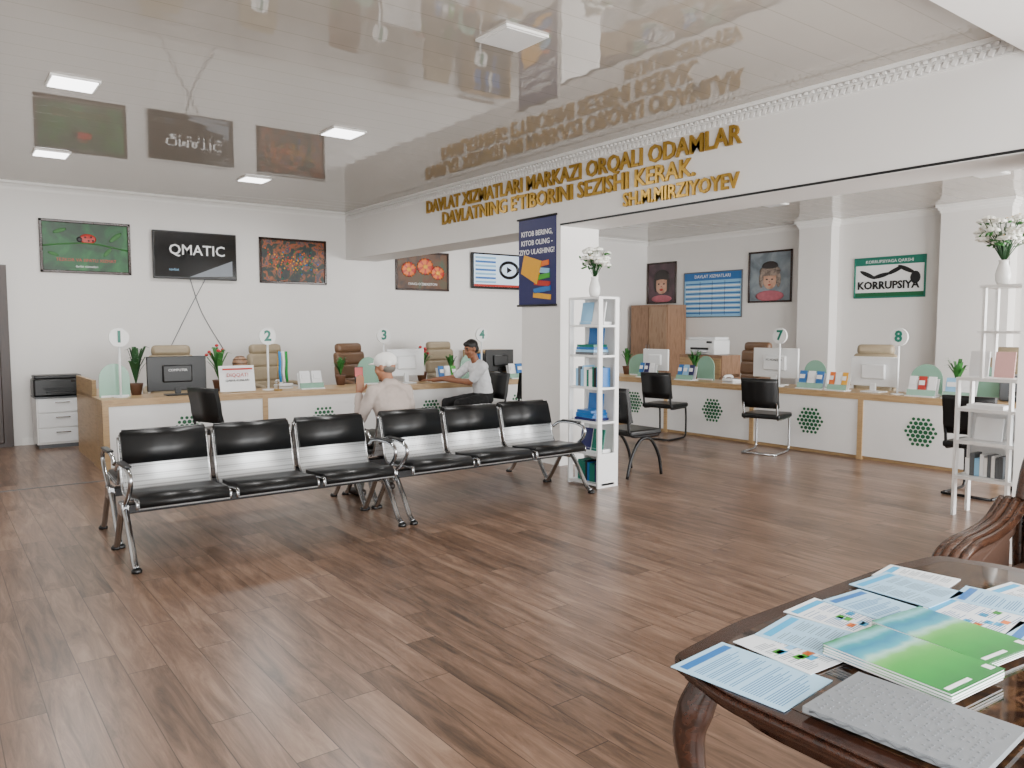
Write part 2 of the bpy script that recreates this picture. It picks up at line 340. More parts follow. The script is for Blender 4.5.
q.sph((-.07,-.026,-.02),(.028,.004,.016),ink);q.sph((.07,-.026,-.02),(.028,.004,.016),ink);q.sph((0,-.027,-.075),(.016,.004,.014),blush);q.sph((0,-.026,-.14),(.05,.005,.025),redp);q.sph((0,-.015,-.33),(.28,.008,.08),pinkc);q.done('framed_poster',(XE,11.13,2.42),R90)
q=B();frame(q,1.42,.9,grey,lblue,.02);q.bb(-.69,.69,-.016,-.012,.28,.43,blue)
q.text('DAVLAT XIZMATLARI',.09,(0,-.018,.355),paper,.001)
for k in range(13): q.bb(-.66,.66,-.016,-.012,.2-k*.048,.225-k*.048,paper if k%2 else blue)
for k in range(3): q.bb(-.3+k*.3,-.295+k*.3,-.018,-.012,-.4,.26,navy)
q.done('information_board',(XE,9.82,2.14),R90)
q=B();frame(q,.92,.94,darkw,art('art_greyblue',[(.3,'#4a5660'),(.6,'#8c979e')],3))
q.sph((0,-.016,-.06),(.15,.010,.17),face);q.sph((0,-.017,.1),(.22,.012,.11),fur);q.sph((0,-.018,.19),(.17,.012,.09),fd);q.sph((-.18,-.016,-.06),(.05,.01,.14),fur);q.sph((.18,-.016,-.06),(.05,.01,.14),fur)
q.sph((-.055,-.026,-.05),(.023,.004,.013),ink);q.sph((.055,-.026,-.05),(.023,.004,.013),ink);q.sph((0,-.026,-.095),(.012,.004,.012),blush);q.sph((0,-.026,-.15),(.032,.004,.013),redp);q.sph((0,-.016,-.35),(.3,.01,.1),pinkc);q.done('framed_poster',(XE,8.52,2.42),R90)
q=B();frame(q,1.16,.66,teal,paper,.025);q.bb(-.56,.56,-.016,-.012,.2,.31,teal);q.bb(-.56,.56,-.016,-.012,-.31,-.24,green)
q.text('KORRUPSIYAGA QARSHI',.07,(0,-.018,.255),paper,.001);q.text('KORRUPSIYA',.17,(-.02,-.018,-.13),ink,.002,off=.006)
for a_,c_ in(((-.45,.1),(-.25,.0)),((-.25,.0),(0,.06)),((0,.06),(.2,.15)),((.2,.15),(.35,.08))): q.sph(((a_[0]+c_[0])/2,-.016,(a_[1]+c_[1])/2),(.15,.008,.035),ink,rot=(0,-math.atan2(c_[1]-a_[1],c_[0]-a_[0]),0))
q.sph((.42,-.018,-.02),(.08,.01,.1),ink);q.done('anticorruption_poster',(XE,6.32,2.3),R90)
q=B();q.bb(-.32,.32,-.012,0,-.48,.48,navy);q.cyl((-.34,-.015,.48),(.34,-.015,.48),.012,blackp);q.cyl((-.34,-.015,-.48),(.34,-.015,-.48),.012,blackp)
for k,t in enumerate(('KITOB BERING,','KITOB OLING -','ZIYO ULASHING!')): q.text(t,.08,(0,-.014,.31-.1*k),paper,.001,off=.001)
for k in range(6): q.box((.1,-.016,-.38+.07*k),(.3-.015*k,.012,.055),(yel,blue,redp,pgreen,lblue,orange)[k],rot=(0,.1*(-1)**k,0))
q.prism([(-.2,.08),(.1,.0),(.02,-.25),(-.26,-.12)],'y',-.03,-.013,yel);q.done('hanging_poster',(BX-.002,6.70,2.22),R90)
q=B();frame(q,.36,.75,brownw,darkw,.04);q.done('framed_picture',(BX,1.72,2.45),R90)

# ---------------- counters
def hexlogo(q,x,z,y=-.004):
    s=.052
    for a in range(-3,4):
        for c in range(-3,4):
            if abs(a+c)<=3:
                px_=x+s*(c+a/2)*1.0;pz_=z+s*a*.87
                q.cyl((px_,y,pz_),(px_,y+.006,pz_),.023 if max(abs(a),abs(c),abs(a+c))<3 else .018,green,seg=8)
def counter(L,divs,logos):
    q=B();q.bb(0,L,-.0,.62,.715,.75,oakh);q.bb(0,L,.0,.02,.04,.7149,white);q.bb(0,L,.03,.06,0,.04,oakh)
    q.bb(0,L,-.012,.0,.68,.715,oakh);q.bb(0,L,.30,.32,.1,.715,white)
    for d in divs: q.bb(d-.03,d+.03,-.014,.60,0,.714,oak)
    for x in logos: hexlogo(q,x,.38)
    return q
q=counter(7.02,[.03,1.69,3.24,4.80,6.37],[.85,2.41,3.92,5.4]);q.done('service_counter',(1.43,8.83,0))
q=counter(6.9,[.03,1.98,3.43,4.88,6.3],[1.35,2.8,4.25,5.55]);q.done('service_counter',(8.45,9.46,0),R90)
q=B();q.bb(1.45,1.49,9.5,10.6,0,.92,oak);q.bb(1.45,1.9,9.5,10.6,.71,.75,oakh);q.bb(1.86,1.9,9.55,10.55,0,.71,oak);q.done('side_desk')
q=B();q.bb(0,.56,.0,.45,.05,.62,white);q.bb(.02,.54,.02,.43,0,.05,grey);q.bb(-.01,.57,-.02,.46,.62,.64,grey)
for k in range(3): q.box((.28,-.008,.16+k*.185),(.53,.018,.17),whitep,bev=.004);q.box((.28,-.025,.2+k*.185),(.16,.012,.012),chrome)
q.done('drawer_cabinet',(1.07,11.05,0))
def printer(w,d,h,m,loc,rz=0,name='printer'):
    q=B();q.box((0,0,h*.42),(w,d,h*.84),m,bev=.02);q.box((0,.02,h*.92),(w*.94,d*.86,h*.16),m,bev=.012);q.box((0,-d/2+.01,h*.35),(w*.6,.05,h*.12),ink);q.box((0,-d/2-.05,h*.2),(w*.5,.14,.01),m)
    q.box((w*.33,-d/2+.0,h*.72),(w*.18,.01,h*.12),screen);q.done(name,loc,rz)
printer(.55,.36,.26,blackp,(1.33,11.28,.64))
def sign(num,loc,rz=0):
    q=B();q.cyl((0,0,0),(0,0,.012),.07,whitep);q.cyl((0,0,.01),(0,0,.56),.012,whitep)
    pts=[(.1*math.cos(a*math.pi/10),.64+.1*math.sin(a*math.pi/10)) for a in range(20)]
    q.prism(pts,'y',-.012,.012,white);q.text(num,.17,(0,-.016,.642),teal,.002,off=.006);q.done('counter_number_sign',loc,rz)
for nmb,x in(('1',1.66),('2',3.26),('3',4.8),('4',6.36)): sign(nmb,(x,9.1,.75))
for nmb,y in(('7',5.76),('8',4.26)): sign(nmb,(8.62,y,.75),R90)
def monitor(w,h,m,loc,rz,label=None,lm=None,lift=.12):
    q=B();q.box((0,0,lift+h/2),(w,.03,h),m,bev=.008);q.box((0,-.025,lift+h/2),(w*.5,.04,h*.5),m,bev=.015);q.box((0,-.02,lift*.6+.02),(.06,.03,lift*1.2),m)
    q.box((0,0,.008),(w*.4,.2,.016),m,bev=.005);q.bb(-w/2+.01,w/2-.01,.0155,.017,lift+.012,lift+h-.012,screen)
    if label: q.text(label,h*.1,(0,-.047,lift+h*.6),lm,.001)
    return q.done('computer_monitor',loc,rz)
monitor(.62,.38,blackp,(2.22,9.05,.75),0,'COMPUTER',paper,.05)
monitor(.56,.36,whitep,(5.12,9.1,.75),0,'',ink,.1)
monitor(.66,.38,whitep,(8.75,5.9,.75),R90,'PC MONITOR',ink,.1)
monitor(.56,.34,whitep,(8.72,4.58,.75),R90,'',ink,.07)
monitor(.5,.32,whitep,(8.8,8.0,.75),R90,'',ink,.1)
monitor(.5,.32,blackp,(6.75,9.2,.75),0,'',ink,.1)
def acryl(w,h,loc,rz):
    q=B();pr=[(-w/2,0),(w/2,0),(w/2,h*.55)]+[(w/2*math.cos(a*math.pi/16),h*.55+h*.45*math.sin(a*math.pi/16)) for a in range(1,16)]+[(-w/2,h*.55)]
    q.prism(pr,'y',-.006,.006,glassg);q.box((0,0,.01),(w*.9,.05,.02),whitep);q.done('acrylic_divider',loc,rz)
for x,w in((1.62,.3),(4.62,.3),(6.2,.28)): acryl(w,.36,(x,9.2,.75),0)
for y,w in((8.3,.6),(7.1,.3),(5.4,.3),(4.05,.34),(3.45,.3)): acryl(w,.34,(8.85,y,.75),R90)
def brstand(loc,rz,cols,w=.3,name='brochure_stand'):
    q=B();q.box((0,0,.006),(w,.16,.012),whitep)
    k=len(cols)
    for i,c in enumerate(cols):
        x=-w/2+w*(i+.5)/k;q.box((x,.0,.12),(w/k*.85,.006,.2),c,rot=(-.25,0,0));q.box((x,-.012,.15),(w/k*.6,.004,.05),paper,rot=(-.25,0,0))
    q.box((0,.045,.1),(w,.008,.19),whitep,rot=(-.25,0,0));q.box((0,-.035,.04),(w,.006,.07),glassg,rot=(-.25,0,0));q.done(name,loc,rz)
brstand((8.6,7.25,.75),R90,[blue,lblue,navy]);brstand((8.6,5.3,.75),R90,[blue,paper,blue],.34);brstand((8.6,3.98,.75),R90,[paper,redp,paper],.3);brstand((8.6,3.6,.75),R90,[lblue,paper],.3)
brstand((5.72,9.0,.75),0,[blue,paper,pgreen],.3);brstand((6.9,9.0,.75),0,[paper,blue],.26);brstand((3.75,9.0,.75),0,[paper,paper],.3);brstand((8.6,4.95,.75),R90,[orange,paper,yel],.24);brstand((8.6,8.0,.75),R90,[blue,navy,paper],.3)
q=B();q.box((0,0,.16),(.4,.01,.3),paper,rot=(-.2,0,0));q.box((0,.05,.1),(.1,.006,.2),paper,rot=(.35,0,0));q.box((0,-.022,.27),(.34,.006,.02),redp,rot=(-.2,0,0))
q.text('DIQQAT!',.06,(0,-.02,.2),redp,.002);q.text('QABUL KUNLARI',.035,(0,-.017,.14),ink,.002);q.text('9:00 - 18:00',.035,(0,-.01,.09),ink,.002);q.done('information_plate',(2.86,9.0,.75))
q=B();q.cyl((0,0,0),(0,0,.015),.05,gold);q.cyl((0,0,.01),(0,0,.48),.005,gold);wf=mat('flag_white','#e8e8e8',.7);bf=mat('flag_blue','#1a7fc0',.7);gf=mat('flag_green','#178a3a',.7)
for k,mm in enumerate((bf,wf,gf)):
    x0=.0+k*.04
    q.tube([(x0+.02,-.01,.46),(x0+.03,.0,.34),(x0+.02,-.015,.22),(x0+.03,-.01,.1)],.024,mm,seg=8,flat=.6)
q.done('table_flag',(3.34,9.0,.75))
def plant(loc,h=.3,fl=None,pr=.07,dens=26,leafm=None):
    q=B();q.lathe([(pr*.7,0),(pr,.11),(pr*1.08,.13),(pr*.95,.13)],(0,0,0),pot)
    lm=leafm or leaf
    for k in range(dens):
        a=random.uniform(0,6.28);L=h*random.uniform(.6,1.05);sp_=random.uniform(.1,.6)*h*.6;w=.016+.01*random.random()
        d=V((math.cos(a),math.sin(a),0));pw=V((-d.y,d.x,0));P=[V((0,0,.12)),V((0,0,.12))+d*sp_*.4+V((0,0,L*.6)),V((0,0,.12))+d*sp_+V((0,0,L*.95)),V((0,0,.12))+d*sp_*1.5+V((0,0,L*.9))]
        W=[.004,w,w*.8,.001]
        for i in range(3): q.poly([P[i]-pw*W[i],P[i]+pw*W[i],P[i+1]+pw*W[i+1],P[i+1]-pw*W[i+1]],lm,True)
        if fl and k%3==0: q.sph(P[2]+V((0,0,.02)),(.022,.022,.018),fl,seg=8)
    q.done('potted_plant',loc)
plant((1.86,9.34,.75),.42,leafm=leafd);plant((2.76,9.35,.75),.4,redf);plant((5.52,9.35,.75),.36,redf);plant((6.02,9.38,.75),.25);plant((8.97,7.4,.75),.3);plant((8.9,3.75,.75),.3);plant((4.3,9.35,.75),.24)
plant((8.95,8.75,.75),.3)
q=B();q.sph((0,0,.32),(.09,.08,.09),brownw,seg=16);q.cyl((0,0,0),(0,0,.24),.012,pot);q.cyl((0,0,0),(0,0,.015),.06,pot)
for k in range(5): q.tube([(.091*math.cos(a)*math.cos((k-2)*.5),.081*math.sin(a)*math.cos((k-2)*.5),.32+.09*math.sin((k-2)*.5)) for a in [i*math.pi/8 for i in range(16)]],.004,darkw,seg=5,closed=True)
q.done('woven_ornament',(3.02,9.38,.75))
printer(.45,.35,.2,blackp,(7.25,9.2,.75));printer(.5,.4,.26,grey,(8.9,3.02,.75),R90)
q=B();q.bb(0,.9,0,.5,0,1.03,brownw);q.bb(.02,.44,-.015,0,.05,.98,oak);q.bb(.46,.88,-.015,0,.05,.98,oak);q.bb(.4,.42,-.03,-.015,.5,.6,chrome);q.bb(.48,.5,-.03,-.015,.5,.6,chrome);q.done('office_cabinet',(10.5,9.0,0),R90)
printer(.62,.42,.3,whitep,(10.75,8.6,1.031),R90)
q=B();q.bb(0,1.0,0,.55,0,1.95,brownw);q.bb(.02,.49,-.015,0,.05,1.9,brownw);q.bb(.51,.98,-.015,0,.05,1.9,woodmat('wardrobe_light','#8a6c52','#a08268',3,.4,(6,6,1)))
for x in(.46,.54): q.cyl((x,-.03,.95),(x,-.03,1.15),.007,chrome)
q.done('wardrobe',(11.82,11.45,0),R90)
q=B();q.bb(0,.8,0,.35,0,.04,oak);q.bb(0,.03,0,.35,0,1.1,oak);q.bb(.77,.8,0,.35,0,1.1,oak)
for z in(.4,.75,1.07): q.bb(.03,.77,0,.35,z,z+.03,oak)
q.bb(0,.8,.34,.35,0,1.1,oak)
for z in(.04,.43,.78):
    for k in range(9): q.box((.08+k*.078,.16,z+.13),(.06,.24,.25),random.choice((blackp,grey,blue,paper)))
q.done('binder_shelf',(7.6,11.1,0))
def phone(loc,rz):
    q=B();q.box((0,0,.035),(.18,.2,.04),whitep,rot=(-.1,0,0),bev=.01);q.tube(cr([(-.06,-.09,.07),(-.06,-.05,.09),(-.06,.05,.09),(-.06,.09,.07)]),.018,whitep);q.box((0,0,.008),(.17,.19,.016),whitep)
    for i in range(3):
        for j in range(4): q.box((.0+i*.03,-.05+j*.03,.058+.001*j),(.018,.018,.008),grey)
    q.done('desk_phone',loc,rz)
phone((8.65,6.5,.75),R90);phone((3.52,9.3,.75),0);phone((6.62,9.0,.75),0)

# ---------------- seating
def bench():
    q=B();pr=[(-.275,.375),(-.28,.405),(-.25,.425),(-.05,.405),(.10,.405),(.155,.43),(.185,.48),(.21,.58),(.238,.68),(.258,.765)]
    prc=[tuple(p[1:]) for p in cr([(0,a,c) for a,c in pr],3)]
    for k in(-1,0,1):
        x=k*.61;q.sheet(prc,x-.28,x+.28,.016,perf)
        q.sheet([(-.287,.385),(-.285,.42),(-.25,.442),(-.05,.425),(.08,.425)],x-.272,x+.272,.026,black)
        q.sheet([(.195,.59),(.222,.69),(.244,.76),(.258,.785),(.275,.77)],x-.272,x+.272,.034,black)
        for e in(-1,1): q.tube([(x+e*.283,a,c) for a,c in prc],.01,chrome,seg=6)
        q.box((x,.02,.385),(.3,.2,.03),blackm)
    q.box((0,0,.335),(1.84,.085,.06),blackm,bev=.006)
    for x in(-.92,.92):
        q.tube(cr([(x,-.33,.02),(x,-.27,.06),(x,-.17,.2),(x,-.05,.33),(x,.05,.33),(x,.15,.2),(x,.25,.06),(x,.3,.02)]),.02,chrome,seg=10)
        for y in(-.335,.305): q.lathe([(.03,0),(.032,.015),(.02,.03)],(x,y,0),blackp,12)
        q.tube(cr([(x,.2,.56),(x,.1,.61),(x,-.1,.62),(x,-.22,.59),(x,-.24,.53),(x,-.17,.45),(x,-.04,.36)]),.015,chrome,seg=10)
        q.box((x,-.06,.63),(.045,.24,.016),blackp,bev=.006)
        q.box((x,0,.335),(.05,.12,.09),chrome,bev=.01)
    return q.done('waiting_bench',(1.90,5.42,0))
bn=bench();dup(bn,(3.84,5.42,0));dup(bn,(1.93,6.04,0),math.pi);dup(bn,(3.88,6.04,0),math.pi)
def vchair(loc,rz,arch=False,fm=None):
    q=B();fm=fm or blackm
    q.box((0,0,.455),(.46,.44,.06),black,bev=.02,seg=3)
    q.sheet([(.2,.56),(.225,.65),(.235,.75),(.26,.86),(.262,.9)],-.215,.215,.045,black)
    for e in(-1,1):
        x=e*.2
        if arch:
            q.tube(cr([(x,.25,.80),(x,.23,.6),(x,.2,.44),(x,.0,.42),(x,-.2,.42)]),.014,fm)
            q.tube(cr([(x*1.05,-.24,.012),(x*1.05,-.2,.2),(x*1.05,-.1,.36),(x*1.05,.0,.40),(x*1.05,.1,.36),(x*1.05,.2,.2),(x*1.05,.25,.012)]),.016,fm)
        else:
            q.tube(cr([(x,.25,.80),(x,.225,.6),(x,.2,.45),(x,.15,.42),(x,-.15,.42),(x,-.2,.38),(x,-.21,.1),(x,-.19,.03),(x,-.1,.014),(x,.24,.014)],5),.013,fm)
    if not arch: q.cyl((-.2,.24,.014),(.2,.24,.014),.013,fm)
    q.cyl((-.2,-.1,.42),(.2,-.1,.42),.012,fm)
    return q.done('visitor_chair',loc,rz)
RB=math.pi/2
vchair((5.68,5.5,0),RB,True);vchair((6.45,6.85,0),RB+.2);vchair((7.95,7.05,0),RB+.2);vchair((8.0,5.5,0),RB+.25,fm=chrome)
vchair((2.42,8.0,0),RB+.35);vchair((5.8,8.27,0),R90);vchair((6.45,8.3,0),math.pi);vchair((7.5,2.95,0),RB)
def ochair(loc,rz,m=cream):
    q=B()
    for k in range(5):
        a=k*2*math.pi/5;d=V((math.cos(a),math.sin(a),0));q.tube([V((0,0,.12)),d*.15+V((0,0,.1)),d*.3+V((0,0,.07))],[.03,.025,.018],blackp);q.sph(d*.3+V((0,0,.03)),.03,blackp)
    q.cyl((0,0,.1),(0,0,.44),.03,chrome);q.box((0,0,.5),(.52,.5,.13),m,bev=.05,seg=3)
    for i,(z,w,h) in enumerate(((.68,.5,.22),(.87,.54,.22),(1.05,.54,.2),(1.2,.46,.14))): q.box((0,.25+.02*i,z),(w,.12,h),m,rot=(-.1,0,0),bev=.05,seg=3)
    for e in(-1,1): q.tube(cr([(e*.27,.2,.75),(e*.31,0,.74),(e*.31,-.18,.7),(e*.28,-.15,.5)]),.028,m)
    q.done('office_chair',loc,rz)
tan=mat('tan_leather','#6e523c',.4,var=.1)
ochair((2.45,10.2,0),-.2);ochair((3.75,10.1,0),.2);ochair((4.95,10.0,0),.3,tan);ochair((6.6,10.3,0),.1)
ochair((9.8,5.2,0),R90+.3);ochair((9.7,3.6,0),R90);ochair((9.9,7.2,0),R90,tan)

# ---------------- display shelves
def books(q,x0,x1,y0,y1,z,h,axis,cols):
    t=x0+.01
    while t<x1-.03:
        w=random.uniform(.018,.04);hh=h*random.uniform(.75,1)
        q.bb(t,t+w,y0,y1,z,z+hh,random.choice(cols));t+=w+.002
def flowers(q,c,n,r,hh):
    c=V(c)
    q.lathe([(.035,0),(.05,.03),(.055,.08),(.04,.14),(.03,.17),(.036,.19)],c,ceram,16)
    for k in range(n):
        a=random.uniform(0,6.28);rr_=random.uniform(.2,1)*r;h=random.uniform(.4,1)*hh;p=c+V((math.cos(a)*rr_,math.sin(a)*rr_,.19+h))
        q.tube([c+V((0,0,.17)),(c+V((0,0,.19))+p)/2+V((0,0,.03)),p],.003,leafd,seg=4)
        if k%4<3:
            for j in range(6):
                b_=j*1.05;q.sph(p+V((math.cos(b_)*.025,math.sin(b_)*.025,0)),(.026,.021,.014),whitef,rot=(0,.4,b_),seg=7)
            q.sph(p+V((0,0,.01)),(.012,.012,.012),yel if k%2 else whitef,seg=6)
        else:
            for j in range(3): q.sph(p+V((random.uniform(-.04,.04),random.uniform(-.04,.04),-.03)),(.03,.012,.008),leaf,rot=(0,random.uniform(-1,1),random.uniform(0,3)),seg=7)
q=B();W_,D_,Hh=.42,.26,1.78
for x in(0,W_-.02): 
    q.bb(x,x+.02,0,.05,.0,Hh,white);q.bb(x,x+.02,D_-.05,D_,.0,Hh,white)
q.bb(W_-.02,W_,.05,D_-.05,0,.3,white)
zs=[.02,.30,.60,.92,1.22,1.5,Hh-.02]
for z in zs: q.bb(.02,W_-.02,0,D_,z,z+.02,white)
for x in (0,W_-.02):
    for z in zs: q.bb(x,x+.02,.05,D_-.05,z,z+.02,white)
q.bb(.02,.4,D_-.01,D_,.0,Hh,white)
q.done('display_shelf',(4.93,5.6,0),R90)
q=B();cl=[blue,lblue,navy,teal,paper,teal,grey,ink]
for z,kind in((.04,0),(.32,1),(.62,2),(.94,0),(1.24,2),(1.52,1)):
    if kind==0: books(q,.03,.39,.06,.2,z,.2,'x',cl)
    elif kind==1:
        q.box((.12,.13,z+.11),(.15,.01,.21),random.choice(cl),rot=(-.18,0,0));q.box((.29,.13,z+.11),(.15,.01,.21),random.choice(cl),rot=(-.18,0,0));q.box((.2,.16,z+.015),(.34,.1,.03),paper)
    else:
        for k in range(4): q.box((.2,.12,z+.013+k*.024),(.28-.02*k,.18,.022),random.choice(cl),rot=(0,0,random.uniform(-.1,.1)))
        q.box((.2,.18,z+.17),(.2,.01,.16),blue,rot=(-.1,0,0))
q.done('row_of_books',(4.93,5.6,0),R90)
q=B();flowers(q,(0,0,0),44,.15,.26);q.done('flower_vase',(5.06,5.38,Hh+.001))
q=B();W2,D2=.78,.3
for x in(0,W2/2-.01,W2-.02):
    q.bb(x,x+.02,0,.05,0,1.1,white);q.bb(x,x+.02,D2-.05,D2,0,1.1,white)
for z in(.3,.58,.84,1.08): q.bb(0,W2,-.001,D2,z,z+.025,white)
q.bb(0,W2,D2-.01,D2,.3,.84,white)
for x in(.16,.66): q.bb(x,x+.02,.02,.06,1.1,1.82,white);q.bb(x,x+.02,D2-.05,D2-.01,1.1,1.82,white)
for z in(1.45,1.8): q.bb(.14,.70,.0,D2,z,z+.022,white)
q.done('display_shelf',(6.5,2.75,0),R90)
q=B();books(q,.05,.36,.08,.22,.327,.18,'x',[paper,white,grey,lblue]);q.box((.55,.15,.35),(.22,.16,.05),paper)
q.box((.2,.14,.70),(.2,.01,.18),paper,rot=(-.15,0,0));q.box((.55,.14,.70),(.2,.01,.18),lblue,rot=(-.15,0,0));q.box((.2,.13,.88),(.26,.18,.03),paper)
for x,c_ in((.12,paper),(.3,mat('pink_paper','#d9a9a4',.5)),(.5,lblue)): q.box((x,.12,1.21),(.14,.01,.2),c_,rot=(-.15,0,0))
q.done('row_of_books',(6.5,2.75,0),R90)
q=B();flowers(q,(0,0,0),60,.19,.33);q.done('flower_vase',(6.64,2.50,1.823))

# ---------------- table
TX0,TX1,TY0,TY1,TZ=1.28,2.70,.22,1.2,.75
cx,cy=(TX0+TX1)/2,(TY0+TY1)/2;a_,b_=(TX1-TX0)/2,(TY1-TY0)/2
def outline(sc,N=120):
    o=[]
    for k in range(N):
        t=2*math.pi*k/N;c,s_=math.cos(t),math.sin(t)
        e=.3;x=math.copysign(abs(c)**e,c);y=math.copysign(abs(s_)**e,s_)
        wob=1+.012*math.cos(8*t)
        o.append((x*(a_-sc)*wob,y*(b_-sc)*wob))
    return o
q=B();ccarv=art('carved_inlay',[(.40,'#1c120d'),(.48,'#45301f'),(.52,'#1c120d'),(.60,'#553c2b'),(.64,'#1e130e')],5,2,2.5,.05)
q.prism(outline(.004),'z',-.026,-.008,darkw,True);q.prism(outline(.02),'z',-.045,-.0261,darkw,True);q.prism(outline(.012),'z',-.0079,-.001,darkw,True);q.prism(outline(.06),'z',-.0009,.0,ccarv)
ap=outline(.09);q.prism(ap,'z',-.1,-.0451,darkw,True)
for sx_ in(-1,1):
    for sy_ in(-1,1):
        bx,by=sx_*(a_-.11),sy_*(b_-.11)
        pts=[(bx,by,-.05),(bx+sx_*.02,by+sy_*.02,-.12),(bx+sx_*.03,by+sy_*.03,-.2),(bx+sx_*.01,by+sy_*.01,-.36),(bx-sx_*.015,by-sy_*.015,-.55),(bx-sx_*.01,by-sy_*.01,-.67),(bx+sx_*.02,by+sy_*.02,-.72),(bx+sx_*.025,by+sy_*.025,-.749)]
        P=cr(pts,5);K=[.036,.042,.036,.026,.022,.02,.028,.024];rs=[]
        for i in range(len(P)):
            t=i/5;k=min(int(t),6);rs.append(K[k]+(K[k+1]-K[k])*(t-k))
        q.tube(P,rs,darkw,seg=14)
q.done('coffee_table',(cx,cy,TZ))
pw1=mat('leaflet_white','#dfe4e8',.35,var=.01);pb1=mat('leaflet_blue','#9fc8e2',.35,var=.02);txt=mat('print_grey_text','#6a7886',.5);txb=mat('print_blue_text','#2f6a9e',.5);cyan=mat('print_cyan','#2f9fd0',.4)
def leaflet(x,y,rz,w,h,base,style,z):
    q=B();q.box((0,0,.001),(w,h,.002),base);zt=.0022
    def r_(x0,x1,y0,y1,m_): q.poly([(x0,y0,zt),(x1,y0,zt),(x1,y1,zt),(x0,y1,zt)],m_)
    hw,hh=w/2,h/2;tm=txb if style%2 else txt
    if style in(0,1,3): r_(-hw+.012,hw-.012,hh-.035,hh-.014,(cyan,blue,teal,cyan)[style])
    if style in(2,3):
        for k in range(7):
            cx_=random.uniform(-hw+.03,hw-.03);cy_=random.uniform(-hh+.02,hh*.2);r_(cx_-.014,cx_+.014,cy_-.009,cy_+.009,random.choice((cyan,lblue,lblue,orange,pgreen,cyan)))
    yy_=hh-.05
    cols=[(-hw+.012,-.006),(.006,hw-.012)] if style!=1 else [(-hw+.015,hw-.015)]
    k=0
    while yy_>-hh+.015:
        k+=1
        if style==2 and k<8 or k%9: 
            for a,c in cols:
                if random.random()<.88: r_(a,a+(c-a)*random.uniform(.6,1),yy_-.0022,yy_,tm)
        yy_-=.0062
    q.done('leaflet',(x,y,z),rz)
z0=TZ+.0005
L=[(1.395,.985,.08,.2,.27,pb1,1),(1.57,1.0,-.06,.15,.21,pw1,2),(1.68,1.0,.14,.18,.23,pb1,0),(1.86,1.06,.05,.16,.2,pw1,3),(2.0,1.01,-.08,.17,.24,pb1,1),(2.2,1.04,-.04,.2,.23,pb1,0),(2.34,1.08,.12,.15,.2,pw1,0),(2.14,.84,.0,.2,.21,pw1,3),(2.3,.82,.12,.15,.24,pb1,1),(2.43,.78,-.12,.15,.24,pw1,0),(2.1,.60,.1,.21,.28,pb1,1),(2.38,.5,.1,.21,.28,pw1,2),(1.84,.44,.12,.2,.24,pw1,0)]
for i,a in enumerate(L): leaflet(*a,z0+.0028*(i%3))
def stack(name,x,y,rz,w,h,z,th,m,n_=4):
    q=B()
    for k in range(n_):
        q.box((random.uniform(-.002,.002),random.uniform(-.002,.002),th*(k+.45)/n_),(w-.004,h-.004,th/n_*.8),paper);q.box((0,0,th*(k+.93)/n_),(w,h,th*.1/n_),m)
    if m==gcov: q.bb(-w/2+.01,-w/2+.1,-h/2+.012,-h/2+.022,th,th+.0004,paper);q.box((w/2-.02,-h/2+.025,th),(.02,.02,.0006),paper)
    return q.done(name,(x,y,z),rz)
stack('booklet',1.69,.785,-.08,.21,.29,z0+.009,.024,gcov);stack('booklet',1.92,.80,-.12,.2,.28,z0+.009,.016,gcov)
pgg=mat('embossed_grey','#74787c',.5,var=.05,scale=60)
q=B();q.box((0,0,.006),(.23,.31,.012),pgg)
for i in range(17):
    for j in range(24):
        if random.random()<.55: q.box((-.097+i*.0118,-.14+j*.0122,.0124),(.004,.004,.002),pgg)
q.tube([(-.115,.14-k*.011,.006+.004*math.sin(k*2)) for k in range(26)],.0022,grey,seg=5)
q.done('embossed_booklet',(1.445,.665,z0+.0085),.06)

# ---------------- armchair
q=B();up=mat('brown_upholstery','#4a3327',.6,var=.15,scale=30,bump=.1);wd=woodmat('armchair_wood','#24140e','#452c1f',6,.25,(8,2,8))
q.box((0,0,.36),(.56,.56,.12),up,bev=.05,seg=4);q.box((0,0,.27),(.62,.6,.08),wd,bev=.015)
q.sheet([(.27,.40),(.29,.55),(.33,.75),(.39,.95)],-.25,.25,.1,up);
q.tube(cr([(-.28,.30,.32),(-.3,.34,.65),(-.27,.41,.93),(-.12,.45,1.0),(0,.46,1.03),(.12,.45,1.0),(.27,.41,.93),(.3,.34,.65),(.28,.30,.32)]),.035,wd)
for e in(-1,1):
    x=e*.33
    armp=cr([(x,-.25,.24),(x,-.35,.31),(x,-.39,.42),(x,-.33,.52),(x,-.2,.56),(x,-.02,.57),(x,.16,.60),(x,.32,.68)],6)
    for dx,rr_ in((-.05,.02),(-.018,.026),(.018,.026),(.05,.02)): q.tube([p+V((dx,0,0)) for p in armp],rr_,wd)
    q.tube(cr([(x,-.34,.43),(x,-.27,.47),(x,-.22,.42),(x,-.28,.37),(x,-.33,.40)],5),.02,wd)
    q.sheet([(-.2,.30),(-.1,.44),(.1,.5),(.28,.56)],x-.03,x+.03,.04,up)
    q.box((x,0,.40),(.05,.5,.24),up,bev=.02)
    for y,sg in((-.26,-1),(.27,1)): q.tube(cr([(x*.9,y,.27),(x*.95,y+sg*.04,.19),(x*.9,y,.08),(x*.93,y+sg*.03,.024)]),[.04]*6+[.03]*6+[.022]*7,wd)
q.done('carved_armchair',(3.77,1.12,0),R90)

